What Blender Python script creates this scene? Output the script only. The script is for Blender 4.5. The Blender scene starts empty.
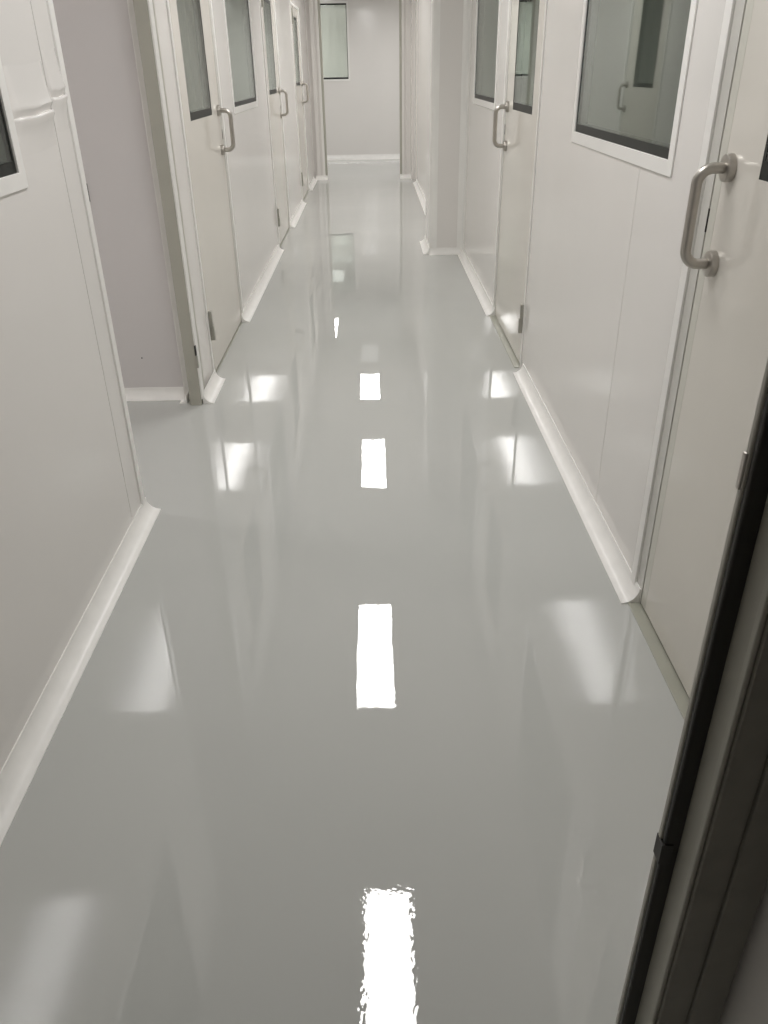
import bpy, bmesh, math
from mathutils import Vector, Matrix

# ------------------------------------------------------------------ camera, world, exposure
scene = bpy.context.scene
COL = scene.collection
CAM_H = 1.5
FPX, PITCH, ROLL, YAW = 790.83, math.radians(29.272), math.radians(-0.9963), math.radians(0.3762)
fw = Vector((math.sin(YAW) * math.cos(PITCH), math.cos(YAW) * math.cos(PITCH), -math.sin(PITCH)))
r0 = Vector((math.cos(YAW), -math.sin(YAW), 0))
u0 = r0.cross(fw)
rt = math.cos(ROLL) * r0 + math.sin(ROLL) * u0
up = -math.sin(ROLL) * r0 + math.cos(ROLL) * u0
cd = bpy.data.cameras.new('camera')
cd.sensor_fit = 'HORIZONTAL'
cd.sensor_width = 36.0
cd.lens = FPX / 768.0 * 36.0
cd.clip_start = 0.02
cam = bpy.data.objects.new('camera', cd)
COL.objects.link(cam)
cam.matrix_world = Matrix(((rt.x, up.x, -fw.x, 0), (rt.y, up.y, -fw.y, 0), (rt.z, up.z, -fw.z, CAM_H), (0, 0, 0, 1)))
scene.camera = cam

world = bpy.data.worlds.new('world')
world.use_nodes = True
world.node_tree.nodes['Background'].inputs[0].default_value = (0.01, 0.01, 0.01, 1)
scene.world = world
vs = scene.view_settings
vs.view_transform = 'Standard'
vs.look = 'None'
vs.gamma = 1.0
vs.use_curve_mapping = False
vs.exposure = 0.22
LAMP = 17.0            # radiance of the ceiling panel lights
scene.cycles.use_denoising = True
scene.cycles.use_adaptive_sampling = False
scene.cycles.max_bounces = 14
scene.cycles.diffuse_bounces = 8
scene.cycles.glossy_bounces = 8
scene.cycles.sample_clamp_indirect = 6.0

# ------------------------------------------------------------------ materials
def nodes(name):
    m = bpy.data.materials.new(name)
    m.use_nodes = True
    nt = m.node_tree
    return m, nt, nt.nodes['Principled BSDF']

def mat(name, col, rough=0.4, metal=0.0, vary=0.03, scale=6.0, bump=0.0, bscale=300.0, spec=0.5, rvary=0.0):
    m, nt, b = nodes(name)
    b.inputs['Roughness'].default_value = rough
    b.inputs['Metallic'].default_value = metal
    b.inputs['Specular IOR Level'].default_value = spec
    tc = nt.nodes.new('ShaderNodeTexCoord')
    n = nt.nodes.new('ShaderNodeTexNoise')
    n.inputs['Scale'].default_value = scale
    n.inputs['Detail'].default_value = 4
    nt.links.new(tc.outputs['Object'], n.inputs['Vector'])
    r = nt.nodes.new('ShaderNodeValToRGB')
    r.color_ramp.elements[0].position = 0.3
    r.color_ramp.elements[1].position = 0.7
    r.color_ramp.elements[0].color = (*[c * (1 - vary) for c in col], 1)
    r.color_ramp.elements[1].color = (*[min(1, c * (1 + vary)) for c in col], 1)
    nt.links.new(n.outputs['Fac'], r.inputs['Fac'])
    nt.links.new(r.outputs['Color'], b.inputs['Base Color'])
    if rvary:
        mr = nt.nodes.new('ShaderNodeMapRange')
        mr.inputs['To Min'].default_value = rough - rvary
        mr.inputs['To Max'].default_value = rough + rvary
        nt.links.new(n.outputs['Fac'], mr.inputs['Value'])
        nt.links.new(mr.outputs['Result'], b.inputs['Roughness'])
    if bump:
        n2 = nt.nodes.new('ShaderNodeTexNoise')
        n2.inputs['Scale'].default_value = bscale
        nt.links.new(tc.outputs['Object'], n2.inputs['Vector'])
        bp = nt.nodes.new('ShaderNodeBump')
        bp.inputs['Distance'].default_value = bump
        nt.links.new(n2.outputs['Fac'], bp.inputs['Height'])
        nt.links.new(bp.outputs['Normal'], b.inputs['Normal'])
    return m

M = {}
M['wall'] = mat('wall_panel_paint', (0.79, 0.768, 0.745), 0.125, vary=0.015, scale=1.5, bump=0.00012, bscale=9.0)
M['mauve'] = mat('mauve_grey_panel', (0.72, 0.692, 0.692), 0.3, vary=0.015, scale=1.5)
M['ceiling'] = mat('ceiling_panel_paint', (0.84, 0.83, 0.82), 0.35, vary=0.01)
M['door'] = mat('door_beige_paint', (0.715, 0.685, 0.63), 0.10, vary=0.015, scale=2.0, bump=0.0001, bscale=7.0)
M['rail'] = mat('door_edge_paint', (0.62, 0.61, 0.55), 0.2, vary=0.02)
M['trim'] = mat('white_trim_powder_coat', (0.86, 0.85, 0.825), 0.28, vary=0.02)
M['frame'] = mat('grey_aluminium_frame', (0.58, 0.57, 0.535), 0.28, vary=0.02)
M['cove'] = mat('white_cove_strip', (0.91, 0.90, 0.875), 0.3, vary=0.03, scale=14.0)
M['steel'] = mat('brushed_steel', (0.47, 0.445, 0.41), 0.36, 1.0, vary=0.04, scale=40)
M['hinge'] = mat('satin_hinge_metal', (0.42, 0.41, 0.37), 0.35, 0.6, vary=0.06, scale=40)
M['black'] = mat('black_glass_border', (0.018, 0.02, 0.018), 0.45, vary=0.1, spec=0.25)
M['dark'] = mat('dark_slot', (0.03, 0.028, 0.025), 0.5, vary=0.1)
M['olive'] = mat('olive_grey_frame', (0.45, 0.44, 0.385), 0.35, vary=0.04)
M['thresh'] = mat('olive_threshold', (0.40, 0.40, 0.34), 0.3, vary=0.05)
M['jamb'] = mat('dark_bronze_jamb', (0.20, 0.19, 0.16), 0.35, vary=0.08, scale=20)  # shade on the jamb's camera-facing sides is put into this dark colour
M['gasket'] = mat('black_rubber_gasket', (0.022, 0.02, 0.016), 0.45, vary=0.1)

def floor_mat():
    m, nt, b = nodes('grey_epoxy_floor')
    tc = nt.nodes.new('ShaderNodeTexCoord')
    n = nt.nodes.new('ShaderNodeTexNoise')
    n.inputs['Scale'].default_value = 0.9
    n.inputs['Detail'].default_value = 3
    nt.links.new(tc.outputs['Object'], n.inputs['Vector'])
    r = nt.nodes.new('ShaderNodeValToRGB')
    r.color_ramp.elements[0].position = 0.3
    r.color_ramp.elements[1].position = 0.7
    r.color_ramp.elements[0].color = (0.505, 0.515, 0.497, 1)
    r.color_ramp.elements[1].color = (0.535, 0.542, 0.525, 1)
    nt.links.new(n.outputs['Fac'], r.inputs['Fac'])
    nt.links.new(r.outputs['Color'], b.inputs['Base Color'])
    b.inputs['Roughness'].default_value = 0.012
    b.inputs['IOR'].default_value = 1.6
    # levelling waves of the cured resin: fine orange peel gated by broad patches, plus slow swells
    fine = nt.nodes.new('ShaderNodeTexNoise')
    fine.inputs['Scale'].default_value = 75
    fine.inputs['Detail'].default_value = 1.0
    slow = nt.nodes.new('ShaderNodeTexNoise')
    slow.inputs['Scale'].default_value = 5
    slow.inputs['Detail'].default_value = 1
    gate = nt.nodes.new('ShaderNodeTexNoise')
    gate.inputs['Scale'].default_value = 2.3
    for q in (fine, slow, gate):
        nt.links.new(tc.outputs['Object'], q.inputs['Vector'])
    gm = nt.nodes.new('ShaderNodeMapRange')
    gm.inputs['From Min'].default_value = 0.35
    gm.inputs['From Max'].default_value = 0.7
    gm.inputs['To Min'].default_value = 0.14
    gm.inputs['To Max'].default_value = 0.35
    nt.links.new(gate.outputs['Fac'], gm.inputs['Value'])
    mul = nt.nodes.new('ShaderNodeMath')
    mul.operation = 'MULTIPLY'
    nt.links.new(fine.outputs['Fac'], mul.inputs[0])
    sep = nt.nodes.new('ShaderNodeSeparateXYZ')
    nt.links.new(tc.outputs['Object'], sep.inputs[0])
    near = nt.nodes.new('ShaderNodeMapRange')       # hand-trowelled, rougher resin close to the doorway
    near.interpolation_type = 'SMOOTHSTEP'
    near.inputs['From Min'].default_value = 1.9
    near.inputs['From Max'].default_value = 0.7
    near.inputs['To Min'].default_value = 0.0
    near.inputs['To Max'].default_value = 1.3
    nt.links.new(sep.outputs['Y'], near.inputs['Value'])
    add = nt.nodes.new('ShaderNodeMath')
    nt.links.new(gm.outputs['Result'], add.inputs[0])
    nt.links.new(near.outputs['Result'], add.inputs[1])
    nt.links.new(add.outputs['Value'], mul.inputs[1])
    b1 = nt.nodes.new('ShaderNodeBump')
    b1.inputs['Distance'].default_value = 0.00006
    nt.links.new(mul.outputs['Value'], b1.inputs['Height'])
    b2 = nt.nodes.new('ShaderNodeBump')
    b2.inputs['Distance'].default_value = 0.0003
    nt.links.new(slow.outputs['Fac'], b2.inputs['Height'])
    nt.links.new(b2.outputs['Normal'], b1.inputs['Normal'])
    nt.links.new(b1.outputs['Normal'], b.inputs['Normal'])
    return m
M['floor'] = floor_mat()

def glass_mat():
    m = bpy.data.materials.new('grey_green_glass')
    m.use_nodes = True
    nt = m.node_tree
    nt.nodes.clear()
    out = nt.nodes.new('ShaderNodeOutputMaterial')
    mix = nt.nodes.new('ShaderNodeMixShader')
    tr = nt.nodes.new('ShaderNodeBsdfTransparent')
    gl = nt.nodes.new('ShaderNodeBsdfGlossy')
    fr = nt.nodes.new('ShaderNodeFresnel')
    geo = nt.nodes.new('ShaderNodeNewGeometry')
    mr = nt.nodes.new('ShaderNodeMapRange')
    mr.inputs['To Min'].default_value = 1.47
    mr.inputs['To Max'].default_value = 1 / 1.47      # both faces of the thin pane reflect alike
    n = nt.nodes.new('ShaderNodeTexNoise')
    n.inputs['Scale'].default_value = 3
    r = nt.nodes.new('ShaderNodeValToRGB')
    r.color_ramp.elements[0].color = (0.82, 0.86, 0.835, 1)
    r.color_ramp.elements[1].color = (0.85, 0.89, 0.862, 1)
    nt.links.new(n.outputs['Fac'], r.inputs['Fac'])
    nt.links.new(r.outputs['Color'], tr.inputs['Color'])
    gl.inputs['Roughness'].default_value = 0.02
    gl.inputs['Color'].default_value = (0.955, 1.0, 0.975, 1)
    nt.links.new(geo.outputs['Backfacing'], mr.inputs['Value'])
    nt.links.new(mr.outputs['Result'], fr.inputs['IOR'])
    nt.links.new(fr.outputs['Fac'], mix.inputs['Fac'])
    nt.links.new(tr.outputs[0], mix.inputs[1])
    nt.links.new(gl.outputs[0], mix.inputs[2])
    nt.links.new(mix.outputs[0], out.inputs['Surface'])
    return m
M['glass'] = glass_mat()

def lamp_mat(name, s):
    m, nt, b = nodes(name)
    b.inputs['Base Color'].default_value = (0.85, 0.85, 0.85, 1)
    b.inputs['Emission Color'].default_value = (1.0, 0.985, 0.97, 1)
    b.inputs['Emission Strength'].default_value = s
    m.cycles.emission_sampling = 'FRONT' if s else 'NONE'
    return m
M['lamp'] = lamp_mat('lit_diffuser', LAMP)
M['lamp_dim'] = lamp_mat('dim_diffuser', 5.0)
M['lamp_off'] = lamp_mat('barely_glowing_diffuser', 0.3)  # panel is unlit; glow added only to make it paler than the ceiling

# ------------------------------------------------------------------ helpers
def tag(o, label=None, cat=None, group=None, kind=None):
    for k, v in (('label', label), ('category', cat), ('group', group), ('kind', kind)):
        if v:
            o[k] = v
    return o

def link(name, me, m=None, parent=None):
    o = bpy.data.objects.new(name, me)
    COL.objects.link(o)
    if m and not me.materials:
        me.materials.append(M[m])
    if parent:
        o.parent = parent
    return o

def empty(name, loc=(0, 0, 0)):
    o = bpy.data.objects.new(name, None)
    o.location = loc
    o.empty_display_size = 0.1
    COL.objects.link(o)
    return o

def finish(bm, name, bevel=0.0, smooth=False, segs=2):
    bmesh.ops.remove_doubles(bm, verts=bm.verts, dist=1e-6)
    bmesh.ops.recalc_face_normals(bm, faces=bm.faces)
    if bevel:
        es = [e for e in bm.edges if e.is_manifold and e.calc_face_angle(0) > 0.6]
        bmesh.ops.bevel(bm, geom=es, offset=bevel, segments=segs, affect='EDGES', profile=0.5)
    me = bpy.data.meshes.new(name)
    bm.to_mesh(me)
    bm.free()
    if smooth:
        for p in me.polygons:
            p.use_smooth = True
        me.set_sharp_from_angle(angle=0.7)
    return me

def add_box(bm, x0, x1, y0, y1, z0, z1):
    if x1 < x0:
        x0, x1 = x1, x0
    v = [bm.verts.new((x, y, z)) for x in (x0, x1) for y in (y0, y1) for z in (z0, z1)]
    for f in ((0, 1, 3, 2), (4, 6, 7, 5), (0, 4, 5, 1), (2, 3, 7, 6), (0, 2, 6, 4), (1, 5, 7, 3)):
        bm.faces.new([v[i] for i in f])

def box(name, m, x0, x1, y0, y1, z0, z1, parent=None, bevel=0.0):
    bm = bmesh.new()
    add_box(bm, x0, x1, y0, y1, z0, z1)
    return link(name, finish(bm, name, bevel), m, parent)

def holed_mesh(name, a0, a1, z0, z1, holes, t0, t1, fn, bevel=0.0):
    """A slab over (a, z) with rectangular holes, thickness t0..t1; fn maps (a, t, z) to a point."""
    A = sorted({a0, a1, *[min(max(v, a0), a1) for h in holes for v in h[:2]]})
    Z = sorted({z0, z1, *[min(max(v, z0), z1) for h in holes for v in h[2:]]})
    def solid(i, j):
        if i < 0 or j < 0 or i >= len(A) - 1 or j >= len(Z) - 1:
            return False
        a, z = (A[i] + A[i + 1]) / 2, (Z[j] + Z[j + 1]) / 2
        return not any(h[0] < a < h[1] and h[2] < z < h[3] for h in holes)
    bm = bmesh.new()
    vc = {}
    def V(i, t, j):
        k = (i, t, j)
        if k not in vc:
            vc[k] = bm.verts.new(fn(A[i], (t0, t1)[t], Z[j]))
        return vc[k]
    for i in range(len(A) - 1):
        for j in range(len(Z) - 1):
            if not solid(i, j):
                continue
            for t in (0, 1):
                bm.faces.new([V(i, t, j), V(i + 1, t, j), V(i + 1, t, j + 1), V(i, t, j + 1)])
            for ni, nj, e in ((i - 1, j, ((i, j), (i, j + 1))), (i + 1, j, ((i + 1, j), (i + 1, j + 1))),
                              (i, j - 1, ((i, j), (i + 1, j))), (i, j + 1, ((i, j + 1), (i + 1, j + 1)))):
                if not solid(ni, nj):
                    p, q = e
                    bm.faces.new([V(p[0], 0, p[1]), V(q[0], 0, q[1]), V(q[0], 1, q[1]), V(p[0], 1, p[1])])
    return finish(bm, name, bevel)

def wall_fn(x, s):          # slab beside the corridor: t counts into the corridor, s = +1 left wall, -1 right wall
    return lambda a, t, z: (x + s * t, a, z)

def cross_fn(y):            # slab across the corridor: t counts towards the camera
    return lambda a, t, z: (a, y - t, z)

def tube_mesh(name, pts, r, n=16, caps=True):
    bm = bmesh.new()
    rings = []
    P = [Vector(p) for p in pts]
    prev = None
    for i, p in enumerate(P):
        d = (P[min(i + 1, len(P) - 1)] - P[max(i - 1, 0)]).normalized()
        a = Vector((0, 1, 0)) if prev is None else prev
        a = (a - a.dot(d) * d).normalized()
        prev = a
        b = d.cross(a)
        rings.append([bm.verts.new(p + r * (math.cos(t) * a + math.sin(t) * b)) for t in [2 * math.pi * k / n for k in range(n)]])
    for q, w in zip(rings, rings[1:]):
        for k in range(n):
            bm.faces.new([q[k], q[(k + 1) % n], w[(k + 1) % n], w[k]])
    if caps:
        bm.faces.new(rings[0][::-1])
        bm.faces.new(rings[-1])
    return finish(bm, name, 0, True)

def disc_mesh(name, axis, c, r, d0, d1, bev=0.003, n=32):
    """Short turned disc whose axis is x (for rosettes) or z (for hinge barrels)."""
    prof = [(d0, r), (d1 - bev, r), (d1 - bev * 0.3, r - bev * 0.3), (d1, r - bev)]
    bm = bmesh.new()
    rings = []
    for d, rr in prof:
        ring = []
        for k in range(n):
            t = 2 * math.pi * k / n
            u, v = rr * math.cos(t), rr * math.sin(t)
            ring.append(bm.verts.new((c[0] + d, c[1] + u, c[2] + v) if axis == 'x' else (c[0] + u, c[1] + v, c[2] + d)))
        rings.append(ring)
    for q, w in zip(rings, rings[1:]):
        for k in range(n):
            bm.faces.new([q[k], q[(k + 1) % n], w[(k + 1) % n], w[k]])
    bm.faces.new(rings[0])
    bm.faces.new(rings[-1])
    return finish(bm, name, 0, True)

# ------------------------------------------------------------------ the plan of the place
XR, XL, H = 0.82, -0.915, 2.65
T = 0.05                       # sandwich panel thickness
Y_FRONT, Y_GAP0, Y_GAP1 = 0.585, 2.72, 3.84
Y_PIL0, Y_PIL1, X_PIL, X_FARR = 7.53, 8.15, 0.508, 0.66
Y_PORT, Y_END = 13.40, 16.43
DOOR_H = 2.15
WIN_H = 1.15

# floor and ceiling
fl = box('floor', 'floor', -3.8, 3.8, -1.6, 19.5, -0.08, 0.0)
tag(fl, 'glossy light grey epoxy floor running down the corridor', 'floor', kind='structure')
ce = box('ceiling', 'ceiling', -3.8, 3.8, -1.6, 19.5, H, H + 0.08)
tag(ce, 'white panel ceiling above the corridor', 'ceiling', kind='structure')

def wall(name, label):
    o = empty(name)
    return tag(o, label, 'wall', kind='structure')

GAP = 0.0015
def side_panels(par, x, s, cuts, holes):
    for a, b in zip(cuts, cuts[1:]):
        hs = [h for h in holes if h[1] > a and h[0] < b]
        link('panel', holed_mesh('panel', a + GAP, b - GAP, 0, H, hs, -T, 0, wall_fn(x, s), 0.0008), 'wall', par)

def cross_panels(par, y, x0, x1, z0=0, z1=H, holes=(), t=T, m='wall'):
    return link('panel', holed_mesh('panel', x0, x1, z0, z1, list(holes), -t, 0, cross_fn(y), 0.0008), m, par)

# wall windows: (plane, side, y0, y1, z0) of the glass; the white trim lies 40 mm outside
WINS = {
    'r1': (XR, -1, 2.366, 3.516, 1.268), 'r2': (XR, -1, 5.885, 7.035, 1.288),
    'l1': (XL, 1, 1.07, 2.22, 1.28), 'l2': (XL, 1, 5.945, 7.12, 1.29)}
def whole(k):
    x, s, a, b, z = WINS[k]
    return (a, b, z, z + WIN_H)

# doors: plane, side, near edge, width of leaf opening, frame width far side, frame width near side
DOORS = [('r1', XR, -1, 0.955, 1.08, 0.095, 0.06), ('r2', XR, -1, 4.325, 1.066, 0.068, 0.03), ('l1', XL, 1, 4.30, 1.085, 0.055, 0.05),
         ('l2', XL, 1, 7.93, 1.085, 0.055, 0.05), ('l3', XL, 1, 10.93, 1.085, 0.055, 0.05)]
def dhole(k):
    d = [q for q in DOORS if q[0] == k][0]
    return (d[3] - d[6], d[3] + d[4] + d[5], -0.01, DOOR_H + 0.05)

wl = wall('wall_left', 'pale grey wall panel with a window and a torn protective film edge')
side_panels(wl, XL, 1, [Y_FRONT + 0.06, 2.553], [whole('l1')])
link('end_profile', holed_mesh('end_profile', 2.556, 2.678, 0, H, [], -T, 0.0, wall_fn(XL, 1), 0.001), 'wall', wl)
link('edge_strip', holed_mesh('edge_strip', 2.679, 2.718, 0, H, [], -T - 0.004, 0.006, wall_fn(XL, 1), 0.003), 'trim', wl)

wl2 = wall('wall_left', 'pale grey panel wall with three doors beyond the side passage')
side_panels(wl2, XL, 1, [3.905, 4.25], [])
side_panels(wl2, XL, 1, [4.25, 5.44], [dhole('l1')])
side_panels(wl2, XL, 1, [5.44, 7.88], [whole('l2')])
side_panels(wl2, XL, 1, [7.88, 9.07], [dhole('l2')])
side_panels(wl2, XL, 1, [9.07, 10.88], [])
side_panels(wl2, XL, 1, [10.88, 12.07], [dhole('l3')])
side_panels(wl2, XL, 1, [12.07, Y_PORT], [])

wr = wall('wall_right', 'pale pinkish grey panel wall with two doors and two dark windows')
side_panels(wr, XR, -1, [0.62, 2.13], [dhole('r1')])
side_panels(wr, XR, -1, [2.13, 2.62, 4.295], [whole('r1')])
side_panels(wr, XR, -1, [4.295, 5.459], [dhole('r2')])
side_panels(wr, XR, -1, [5.459, Y_PIL0], [whole('r2')])

# pilaster with rounded corner profile
wp = wall('wall_pilaster', 'grey pilaster box jutting out of the corridor wall with a white rounded corner')
cross_panels(wp, Y_PIL0, 0.572, XR - 0.03)
link('panel', holed_mesh('panel', Y_PIL0 + 0.07, Y_PIL1, 0, H, [], -T, 0, wall_fn(X_PIL, -1), 0.0008), 'wall', wp)
bm = bmesh.new()       # outer corner profile: quarter round
R = 0.05
prof = [(0.575, Y_PIL0 + 0.004), (0.575, Y_PIL0 - 0.001)]
for k in range(9):
    t = math.pi / 2 * k / 8
    prof.append((X_PIL - 0.001 + R - R * math.sin(t), Y_PIL0 - 0.001 + R - R * math.cos(t)))
prof += [(X_PIL - 0.001, Y_PIL0 + 0.07), (X_PIL + 0.004, Y_PIL0 + 0.07)]
def extrude_z(bm, prof, z0, z1):
    lo = [bm.verts.new((x, y, z0)) for x, y in prof]
    hi = [bm.verts.new((x, y, z1)) for x, y in prof]
    n = len(prof)
    for k in range(n):
        bm.faces.new([lo[k], lo[(k + 1) % n], hi[(k + 1) % n], hi[k]])
    bm.faces.new(lo)
    bm.faces.new(hi[::-1])
extrude_z(bm, prof, 0, H)
link('corner_profile', finish(bm, 'corner_profile', 0, True), 'trim', wp)
bm = bmesh.new()       # inner corner profile: cove between pilaster and wall
R = 0.06
prof = [(XR, Y_PIL0)] + [(XR - R * (1 - math.sin(t)), Y_PIL0 - R * (1 - math.cos(t))) for t in [math.pi / 2 * k / 8 for k in range(9)]]
extrude_z(bm, prof, 0, H)
link('corner_cove', finish(bm, 'corner_cove', 0, True), 'trim', wp)
box('panel', 'wall', X_PIL + T, XR + 0.2, Y_PIL1 - T, Y_PIL1, 0, H, wp)

wf = wall('wall_right', 'pale panel wall between the pilaster and the far opening')
side_panels(wf, X_FARR, -1, [Y_PIL1, 10.4, 12.72], [])
link('panel', holed_mesh('panel', 12.72, Y_PORT, 0, H, [], -T, 0.012, wall_fn(X_FARR, -1), 0.002), 'wall', wf)

# far portal: stub walls with stepped frame profiles, left and right
wq = wall('wall_portal', 'stub walls and stepped frame around the far opening')
cross_panels(wq, Y_PORT, XL, -0.76)
cross_panels(wq, Y_PORT, 0.49, X_FARR)
for nm, m, x0, x1, y0 in (('frame_strip', 'olive', -0.735, -0.70, Y_PORT - 0.005), ('frame_strip', 'trim', -0.77, -0.735, Y_PORT - 0.03),
                          ('frame_strip', 'wall', -0.80, -0.77, Y_PORT - 0.012), ('frame_strip', 'wall', -0.86, -0.80, Y_PORT - 0.05),
                          ('frame_strip', 'olive', 0.43, 0.465, Y_PORT - 0.005), ('frame_strip', 'trim', 0.465, 0.495, Y_PORT - 0.03),
                          ('frame_strip', 'wall', 0.495, 0.525, Y_PORT - 0.012), ('frame_strip', 'wall', 0.525, 0.60, Y_PORT - 0.05),
                          ('frame_strip', 'wall', 0.60, 0.65, Y_PORT - 0.3)):
    box(nm, m, x0, x1, y0, Y_PORT + T, 0, H, wq, 0.003)

# cross corridor and the end wall
we = wall('wall_end', 'pale end wall closing the corridor with a window')
cross_panels(we, Y_END, -3.8, 3.8, holes=[(-1.55, -0.40, 1.346, 2.51)])
wo = wall('wall_cross', 'pale walls behind the doors enclosing the side rooms')
box('panel', 'wall', -3.8, -3.75, -1.6, 19.5, 0, H, wo)
box('panel', 'wall', 3.75, 3.8, -1.6, 19.5, 0, H, wo)
box('panel', 'wall', -3.75, 3.75, 18.5, 18.55, 0, H, wo)
box('panel', 'wall', -3.75, 3.75, -1.6, -1.55, 0, H, wo)
box('panel', 'wall', -3.75, XL - T, Y_PORT, Y_PORT + T, 0, H, wo)
box('panel', 'wall', X_FARR, 3.75, Y_PORT, Y_PORT + T, 0, H, wo)
box('panel', 'wall', XR + 0.2, 3.75, Y_PIL1 - T, Y_PIL1, 0, H, wo)

# side passage
ws = wall('wall_passage', 'mauve grey wall of the side passage with a small dark latch slot')
cross_panels(ws, 3.97, -3.75, -1.005, m='mauve')
box('latch_slot', 'dark', -1.338, -1.326, 3.966, 3.971, 0.977, 1.056, ws)
box('screw', 'dark', -1.213, -1.207, 3.968, 3.971, 0.213, 0.219, ws)
wn = wall('wall_passage', 'near wall of the side passage behind the corridor corner')
box('panel', 'wall', -3.75, XL - T, 2.665, 2.715, 0, H, wn)

# anteroom doorway in which the camera stands: front wall, stepped jamb, side wall
wt = wall('wall_front', 'dark front wall around the doorway beside the bronze jamb')
link('panel', holed_mesh('panel', -3.75, 3.75, 0, H, [(-0.62, 0.40, -0.01, 2.16)], -0.06, 0, lambda a, t, z: (a, Y_FRONT - t, z)), 'wall', wt)
box('panel', 'wall', 0.441, 0.49, -1.55, Y_FRONT - 0.001, 0, H, wt)
box('panel', 'wall', -0.95, -0.90, -1.55, Y_FRONT - 0.001, 0, H, wt)

# ------------------------------------------------------------------ foreground jamb
tj = empty('trim_1', (0.35, 0.6, 0))
tag(tj, 'dark bronze door jamb with rubber gasket standing in the foreground', 'door frame', kind='structure')
def jpart(nm, m, x0, x1, y0, y1, z0=0, z1=2.16, bevel=0.0):
    o = box(nm, m, x0 - 0.35, x1 - 0.35, y0 - 0.6, y1 - 0.6, z0, z1, tj, bevel)
    return o
jpart('edge_bead', 'olive', 0.3315, 0.352, 0.6365, 0.645, bevel=0.002)
jpart('gasket', 'gasket', 0.3335, 0.354, 0.628, 0.6365, bevel=0.002)
jpart('stop_profile', 'olive', 0.3525, 0.402, 0.587, 0.645, bevel=0.002)
jpart('stop_lip', 'olive', 0.3507, 0.3565, 0.585, 0.594, bevel=0.0015)
jpart('face_plate', 'jamb', 0.3565, 0.393, 0.579, 0.5865, bevel=0.001)
jpart('face_plate', 'jamb', 0.393, 0.434, 0.574, 0.5845, bevel=0.002)
jpart('strike_lip', 'steel', 0.3292, 0.340, 0.6385, 0.6455, 1.157, 1.194, bevel=0.0015)
jpart('latch_hole', 'dark', 0.3308, 0.345, 0.6265, 0.6457, 0.648, 0.682, bevel=0.0005)
jpart('edge_bead', 'olive', -0.62, -0.59, 0.555, 0.645, bevel=0.002)
jpart('head', 'jamb', -0.62, 0.402, 0.587, 0.645, 2.12, 2.16, bevel=0.002)

# ------------------------------------------------------------------ jamb post at the side passage
tp = empty('trim_2', (-0.93, 3.87, 0))
tag(tp, 'olive grey door jamb with a small hinge at the side passage opening', 'door frame', kind='structure')
def ppart(nm, m, x0, x1, y0, y1, z0=0, z1=H, bevel=0.0):
    return box(nm, m, x0 + 0.93, x1 + 0.93, y0 - 3.87, y1 - 3.87, z0, z1, tp, bevel)
ppart('jamb', 'olive', -0.962, -0.905, 3.842, 3.97, 0, H, 0.002)
ppart('edge_strip', 'trim', -0.905, -0.897, 3.846, 3.905, 0.03, H, 0.002)
ppart('return_strip', 'trim', -1.008, -0.962, 3.925, 3.975, 0, H, 0.004)
ppart('lining', 'wall', -0.96, -0.917, 3.90, 4.02, 0, H)
hp = ppart('hinge', 'hinge', -0.906, -0.894, 3.838, 3.852, 0.20, 0.262, 0.002)
h2 = ppart('hinge_pin', 'dark', -0.904, -0.896, 3.839, 3.850, 0.264, 0.315, 0.001)

# ------------------------------------------------------------------ cove baseboards
def cove(name, p0, p1, inward, label, h=0.055, seg=8):
    """Concave quarter-round strip from p0 to p1 along the foot of a wall; inward = unit vector into the corridor."""
    p0, p1, n = Vector((*p0, 0)), Vector((*p1, 0)), Vector((*inward, 0))
    prof = [(0, h), (0.004, h)]
    for k in range(1, seg + 1):
        t = math.pi / 2 * k / seg
        prof.append((0.004 + (h - 0.004) * (1 - math.cos(t)), 0.003 + (h - 0.003) * (1 - math.sin(t))))
    prof += [(h, 0.0), (0, 0.0)]
    bm = bmesh.new()
    org = (p0 + p1) / 2
    A = [bm.verts.new(p0 - org + n * d + Vector((0, 0, z))) for d, z in prof]
    B = [bm.verts.new(p1 - org + n * d + Vector((0, 0, z))) for d, z in prof]
    m = len(prof)
    for k in range(m):
        bm.faces.new([A[k], A[(k + 1) % m], B[(k + 1) % m], B[k]])
    bm.faces.new(A)
    bm.faces.new(B[::-1])
    o = link(name, finish(bm, name, 0, True), 'cove')
    o.location = org
    return tag(o, label, 'baseboard', kind='structure')
LF, RT, NR = (1, 0), (-1, 0), (0, -1)
cove('baseboard_left', (XL, 0.62), (XL, 2.735), LF, 'long white cove strip at the foot of the wall with the torn film')
cove('baseboard_left', (-0.9, 3.862), (-0.9, 4.235), LF, 'short white cove strip beside the olive jamb')
cove('baseboard_left', (XL, 5.37), (XL, 7.85), LF, 'white cove strip under the wall window after the first door past the passage')
cove('baseboard_left', (XL, 9.06), (XL, 10.88), LF, 'white cove strip between the two far doors')
cove('baseboard_left', (XL, 12.12), (XL, Y_PORT - 0.05), LF, 'tiny white cove strip next to the far opening')
cove('baseboard_passage', (-3.7, 3.97), (-1.01, 3.97), NR, 'white cove strip along the side passage wall')
cove('baseboard_passage', (-0.985, 3.94), (-0.985, 3.868), (-1, 0), 'stubby white cove end behind the olive jamb', h=0.04)
cove('baseboard_right', (XR, 2.045), (XR, 4.24), RT, 'long white cove strip below the dark window beside the near door')
cove('baseboard_right', (XR, 5.41), (XR, Y_PIL0), RT, 'white cove strip running up to the pilaster')
cove('baseboard_pilaster', (X_PIL + 0.0, Y_PIL0), (XR - 0.02, Y_PIL0), NR, 'white cove strip across the front of the pilaster')
cove('baseboard_pilaster', (X_PIL, Y_PIL0 - 0.02), (X_PIL, Y_PIL1), RT, 'white cove strip along the pilaster flank')
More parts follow.
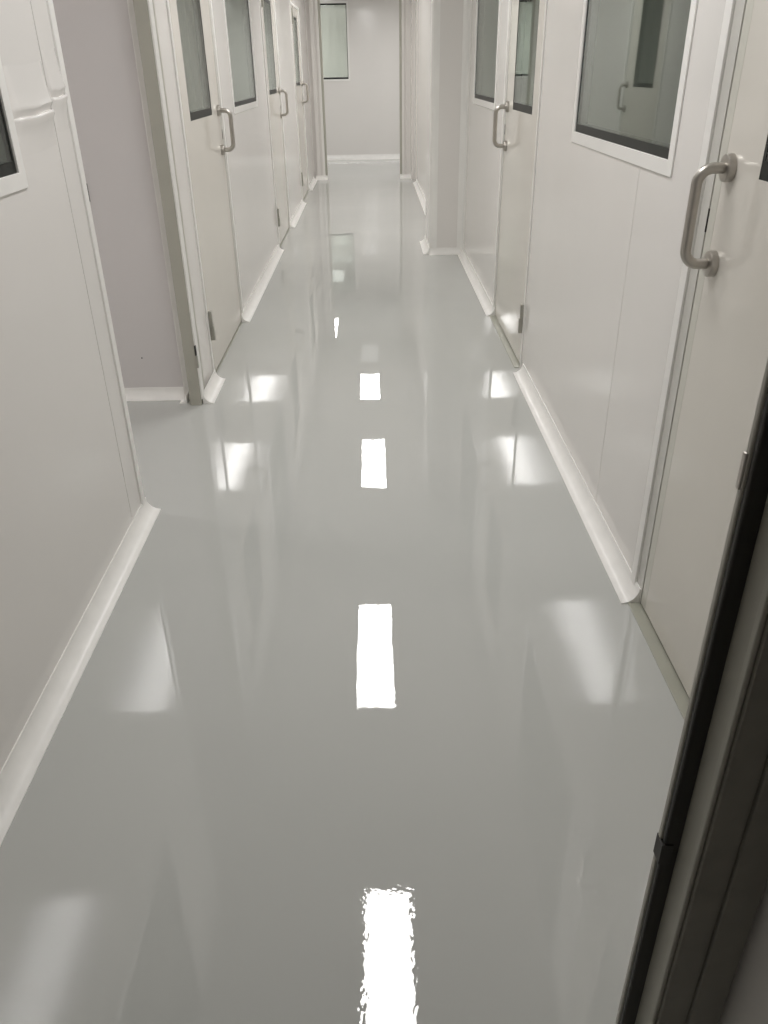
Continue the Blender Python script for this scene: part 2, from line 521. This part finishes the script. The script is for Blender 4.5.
cove('baseboard_right', (X_FARR, Y_PIL1), (X_FARR, 12.76), RT, 'white cove strip past the pilaster leading to the far opening')
cove('baseboard_portal', (XL + 0.03, Y_PORT - 0.05), (-0.70, Y_PORT - 0.05), NR, 'small white cove strip at the foot of the stub by the far doors', h=0.06)
cove('baseboard_portal', (0.43, Y_PORT - 0.05), (0.60, Y_PORT - 0.05), NR, 'small white cove strip at the foot of the stub by the pilaster side', h=0.06)
cove('baseboard_end', (-3.7, Y_END), (3.7, Y_END), NR, 'bright white cove strip at the foot of the end wall', h=0.085)

# ------------------------------------------------------------------ doors
def lx(s):                      # local slab mapper: t into the corridor
    return lambda a, t, z: (s * t, a, z)

def lbox(nm, m, s, d0, d1, a0, a1, z0, z1, parent, bevel=0.0):
    return box(nm, m, s * d0, s * d1, a0, a1, z0, z1, parent, bevel)

def handle_pts(s, y, zt, zb, out=0.072, rad=0.034):
    P = [(0.010, zt), (out - rad, zt)]
    for k in range(1, 9):
        t = math.pi / 2 * k / 8
        P.append((out - rad + rad * math.sin(t), zt - rad + rad * math.cos(t)))
    for k in range(0, 9):
        t = math.pi / 2 * k / 8
        P.append((out - rad + rad * math.cos(t), zb + rad - rad * math.sin(t)))
    P.append((0.010, zb))
    return [(s * d, y, z) for d, z in P]

def make_door(i, x, s, y0, W, ff, fn, label):
    dz = {4: 0.025, 5: 0.045}.get(i, 0.0)          # the two far doors hang a little higher
    d = empty('door_%d' % i, (x, y0, 0))
    tag(d, label, 'door', kind='structure')
    L0 = -0.002                                    # face of the leaf, a little behind the wall face
    wz0, wz1, wa0, wa1 = 1.282 + dz, 2.05 + dz / 2, 0.19, (0.85 if i == 1 else 0.818)
    # frame: white bead outside, grey reveal inside
    bd = 0.028 if ff < 0.08 else 0.042
    fr = empty('frame'); fr.parent = d
    lbox('bead', 'trim', s, -T, 0.007, W + ff - bd, W + ff, 0, DOOR_H + 0.05, fr, 0.002)
    lbox('reveal', 'frame', s, -T, 0.0, W + 0.001, W + ff - bd, 0, DOOR_H + 0.022, fr, 0.001)
    bn = min(0.028, fn * 0.6)
    lbox('bead', 'trim', s, -T, 0.007, -fn, -fn + bn, 0, DOOR_H + 0.05, fr, 0.002)
    lbox('reveal', 'frame', s, -T, 0.0, -fn + bn, -0.002, 0, DOOR_H + 0.022, fr, 0.001)
    lbox('head', 'trim', s, -T, 0.006, -fn + bn, W + ff - bd, DOOR_H + 0.022, DOOR_H + 0.05, fr, 0.002)
    # leaf: panel with rails
    leaf = link('leaf', holed_mesh('leaf', 0.002, W - 0.002, 0.012, DOOR_H + 0.018, [(wa0, wa1, wz0, wz1)], -0.046, L0 - 0.0004, lx(s), 0.0006), 'door', d)
    rw = 0.042
    for a0, a1, z0, z1 in ((0.0025, rw, 0.0125, DOOR_H + 0.0175), (W - rw, W - 0.0025, 0.0125, DOOR_H + 0.0175)):
        lbox('edge_rail', 'rail' if i == 1 else 'door', s, -0.02, L0, a0, a1, z0, z1, leaf)
    # vision panel
    b = 0.03
    link('glass_border', holed_mesh('glass_border', wa0, wa1, wz0, wz1, [(wa0 + b * 0.4, wa1 - b * 0.4, wz0 + b * 1.25, wz1 - b)], -0.044, L0 - 0.001, lx(s)), 'black', leaf)
    lbox('glass_pane', 'glass', s, L0 - 0.008, L0 - 0.002, wa0 + b * 0.4, wa1 - b * 0.4, wz0 + b * 1.25, wz1 - b, leaf)
    # handle
    hy = W - 0.082
    zt, zb = (1.297, 1.083) if s > 0 else (1.290, 1.076)
    zt, zb = zt + dz, zb + dz
    hd = link('handle', tube_mesh('handle', handle_pts(s, hy, zt, zb), 0.0125), 'steel', d)
    for z in (zt, zb):
        me = disc_mesh('rosette', 'x', (0, hy, z), 0.0305, L0, 0.016, 0.004)
        if s < 0:
            for v in me.vertices:
                v.co.x = -v.co.x
            me.flip_normals()
        link('rosette', me, 'steel', hd)
    lbox('lock_slot', 'dark', s, -0.01, 0.0006, W - 0.001, W + 0.002, 1.135, 1.19, d)
    # hinges on the near edge
    for z in (0.20, 1.97):
        h = lbox('hinge', 'hinge', s, -0.004, 0.025, 0.002, 0.032, z, z + 0.080, d, 0.003)
        lbox('knuckle', 'hinge', s, -0.004, 0.024, -0.014, 0.014, z + 0.084, z + 0.164, h, 0.003)
    thr = 0.034 if s < 0 else 0.004
    lbox('threshold', 'thresh', s, -0.047, thr, 0.0, W + 0.02, 0.0002, 0.0035, d, 0.001)
    lbox('bottom_seal', 'dark', s, -0.045, -0.012, 0.006, W - 0.006, 0.0035, 0.0119, d)  # dark strip standing in for the shade in the gap under the leaf
    return d

LABELS = ['beige door with a big steel pull handle beside the bronze jamb and large dark window',
          'beige door between two dark wall windows just before the pilaster',
          'beige door with narrow glass between the olive jamb and a wall window',
          'beige door just past the wall window that follows the first passage-side door',
          'most distant beige door, next to the stub wall of the far opening']
for i, (k, x, s, y0, W, ff, fn) in enumerate(DOORS):
    make_door(i + 1, x, s, y0, W, ff, fn, LABELS[i])

# ------------------------------------------------------------------ wall windows
def make_window(i, org, fn, a0, a1, z0, z1, label, tr=0.04):
    w = empty('window_%d' % i, org)
    tag(w, label, 'window', kind='structure')
    link('trim', holed_mesh('trim', a0 - tr, a1 + tr, z0 - tr, z1 + tr, [(a0, a1, z0, z1)], 0.0003, 0.005, fn, 0.0012), 'trim', w)
    link('glass_border', holed_mesh('glass_border', a0, a1, z0, z1, [(a0 + 0.010, a1 - 0.010, z0 + 0.028, z1 - 0.024)], -0.045, -0.001, fn), 'black', w)
    link('glass_pane', holed_mesh('glass_pane', a0 + 0.010, a1 - 0.010, z0 + 0.028, z1 - 0.024, [], -0.008, -0.002, fn), 'glass', w)
WL = {'r1': 'large dark window with white frame between the near door and a panel seam',
      'r2': 'dark wall window with white frame between the second door and the pilaster',
      'l1': 'dark window in the wall with torn film, only its white-framed corner showing',
      'l2': 'pale green reflecting wall window with white frame between two passage-side doors'}
for i, k in enumerate(('r1', 'r2', 'l1', 'l2')):
    x, s, a, b, z = WINS[k]
    make_window(i + 1, (x, a, 0), (lambda s, a_: lambda q, t, zz: (s * t, q - a_, zz))(s, a), a, b, z, z + WIN_H, WL[k])
make_window(5, (-1.55, Y_END, 0), lambda q, t, zz: (q + 1.55, -t, zz), -1.55, -0.40, 1.346, 2.51,
            'pale green window with white frame in the end wall', 0.03)

# ------------------------------------------------------------------ torn protective film on the near wall
tf = empty('film_fold', (XL, 2.4, 1.40))
tf.parent = wl
def film(y0, y1, zl, zr, dep):
    bm = bmesh.new()
    N = 24
    rows = []
    for k in range(N + 1):
        f = k / N
        y = y0 + (y1 - y0) * f
        z = zl + (zr - zl) * f ** 1.6 + 0.0015 * math.sin(9 * f)
        dd = 0.0006 + dep * (0.6 + 0.4 * f) * min(1, f / 0.12, (1 - f) / 0.06 + 0.3)
        prof = [(0.0003, 0.12), (0.4 * dd, 0.06), (0.8 * dd, 0.028), (0.95 * dd, 0.0215), (0.85 * dd, 0.018), (0.3 * dd, 0.004),
                (0.2 * dd, 0.0), (0.6 * dd, 0.0005), (0.9 * dd, -0.003), (0.92 * dd, -0.008), (0.5 * dd, -0.022), (0.2 * dd, -0.045), (0.0003, -0.09)]
        rows.append([bm.verts.new((d, y - 2.4, z + q - 1.40)) for d, q in prof])
    for a, b in zip(rows, rows[1:]):
        for j in range(len(a) - 1):
            bm.faces.new([a[j], a[j + 1], b[j + 1], b[j]])
    me = finish(bm, 'film', 0, True)
    return link('film', me, 'wall', tf)
film(2.262, 2.545, 1.400, 1.412, 0.016)
film(2.558, 2.675, 1.440, 1.446, 0.013)

# ------------------------------------------------------------------ ceiling lights
def lamp(x0, x1, y0, y1, label, lit='lamp'):
    t = empty('ceiling_light', ((x0 + x1) / 2, (y0 + y1) / 2, H))
    tag(t, label, 'light', 'ceiling panel lights')
    a, b = (x1 - x0) / 2, (y1 - y0) / 2
    link('frame', holed_mesh('frame', -a - 0.012, a + 0.012, -b - 0.012, b + 0.012, [(-a, a, -b, b)], -0.012, 0.0, lambda p, q, r: (p, r, q), 0.001), 'trim', t)
    df = box('diffuser', lit, -a, a, -b, b, -0.008, -0.001, t)
    df.data.materials.append(M['trim'])
    for p in df.data.polygons:
        p.material_index = 0 if p.normal.z < -0.5 else 1
    return t
lamp(-0.13, 0.135, 1.63, 2.917, 'lit panel light in the ceiling near the doorway, mirrored in the floor')
lamp(-0.20, 0.083, 4.427, 5.71, 'lit ceiling panel light between the first two facing doors')
lamp(-0.20, 0.083, 7.97, 9.27, 'lit ceiling panel light just past the pilaster')
lamp(-0.245, 0.04, 10.72, 11.80, 'lit ceiling panel light by the most distant door')
lamp(-0.245, 0.03, 12.35, 13.25, 'barely glowing ceiling panel light just before the far opening', 'lamp_off')
lamp(-1.0, -0.70, 13.80, 14.95, 'lit ceiling panel light in the cross corridor behind the stub wall')
lamp(-3.6, -2.9, 3.3, 3.6, 'lit ceiling panel light in the side passage')
lamp(0.9, 1.2, 14.0, 15.3, 'lit ceiling panel light in the cross corridor hidden past the opening')
lamp(-1.6, -0.3, 16.56, 16.86, 'lit ceiling panel light in the room behind the end window')
lamp(-3.1, -1.8, 16.56, 16.86, 'second lit ceiling panel light in the room behind the end window')  # extra lamp out of view, added to brighten the end window
lamp(-2.6, -2.3, 5.6, 6.9, 'dim ceiling panel light in the room behind the passage-side doors', 'lamp_dim')
lamp(-2.6, -2.3, 9.6, 10.9, 'dim ceiling panel light deeper in the room behind the far doors', 'lamp_dim')
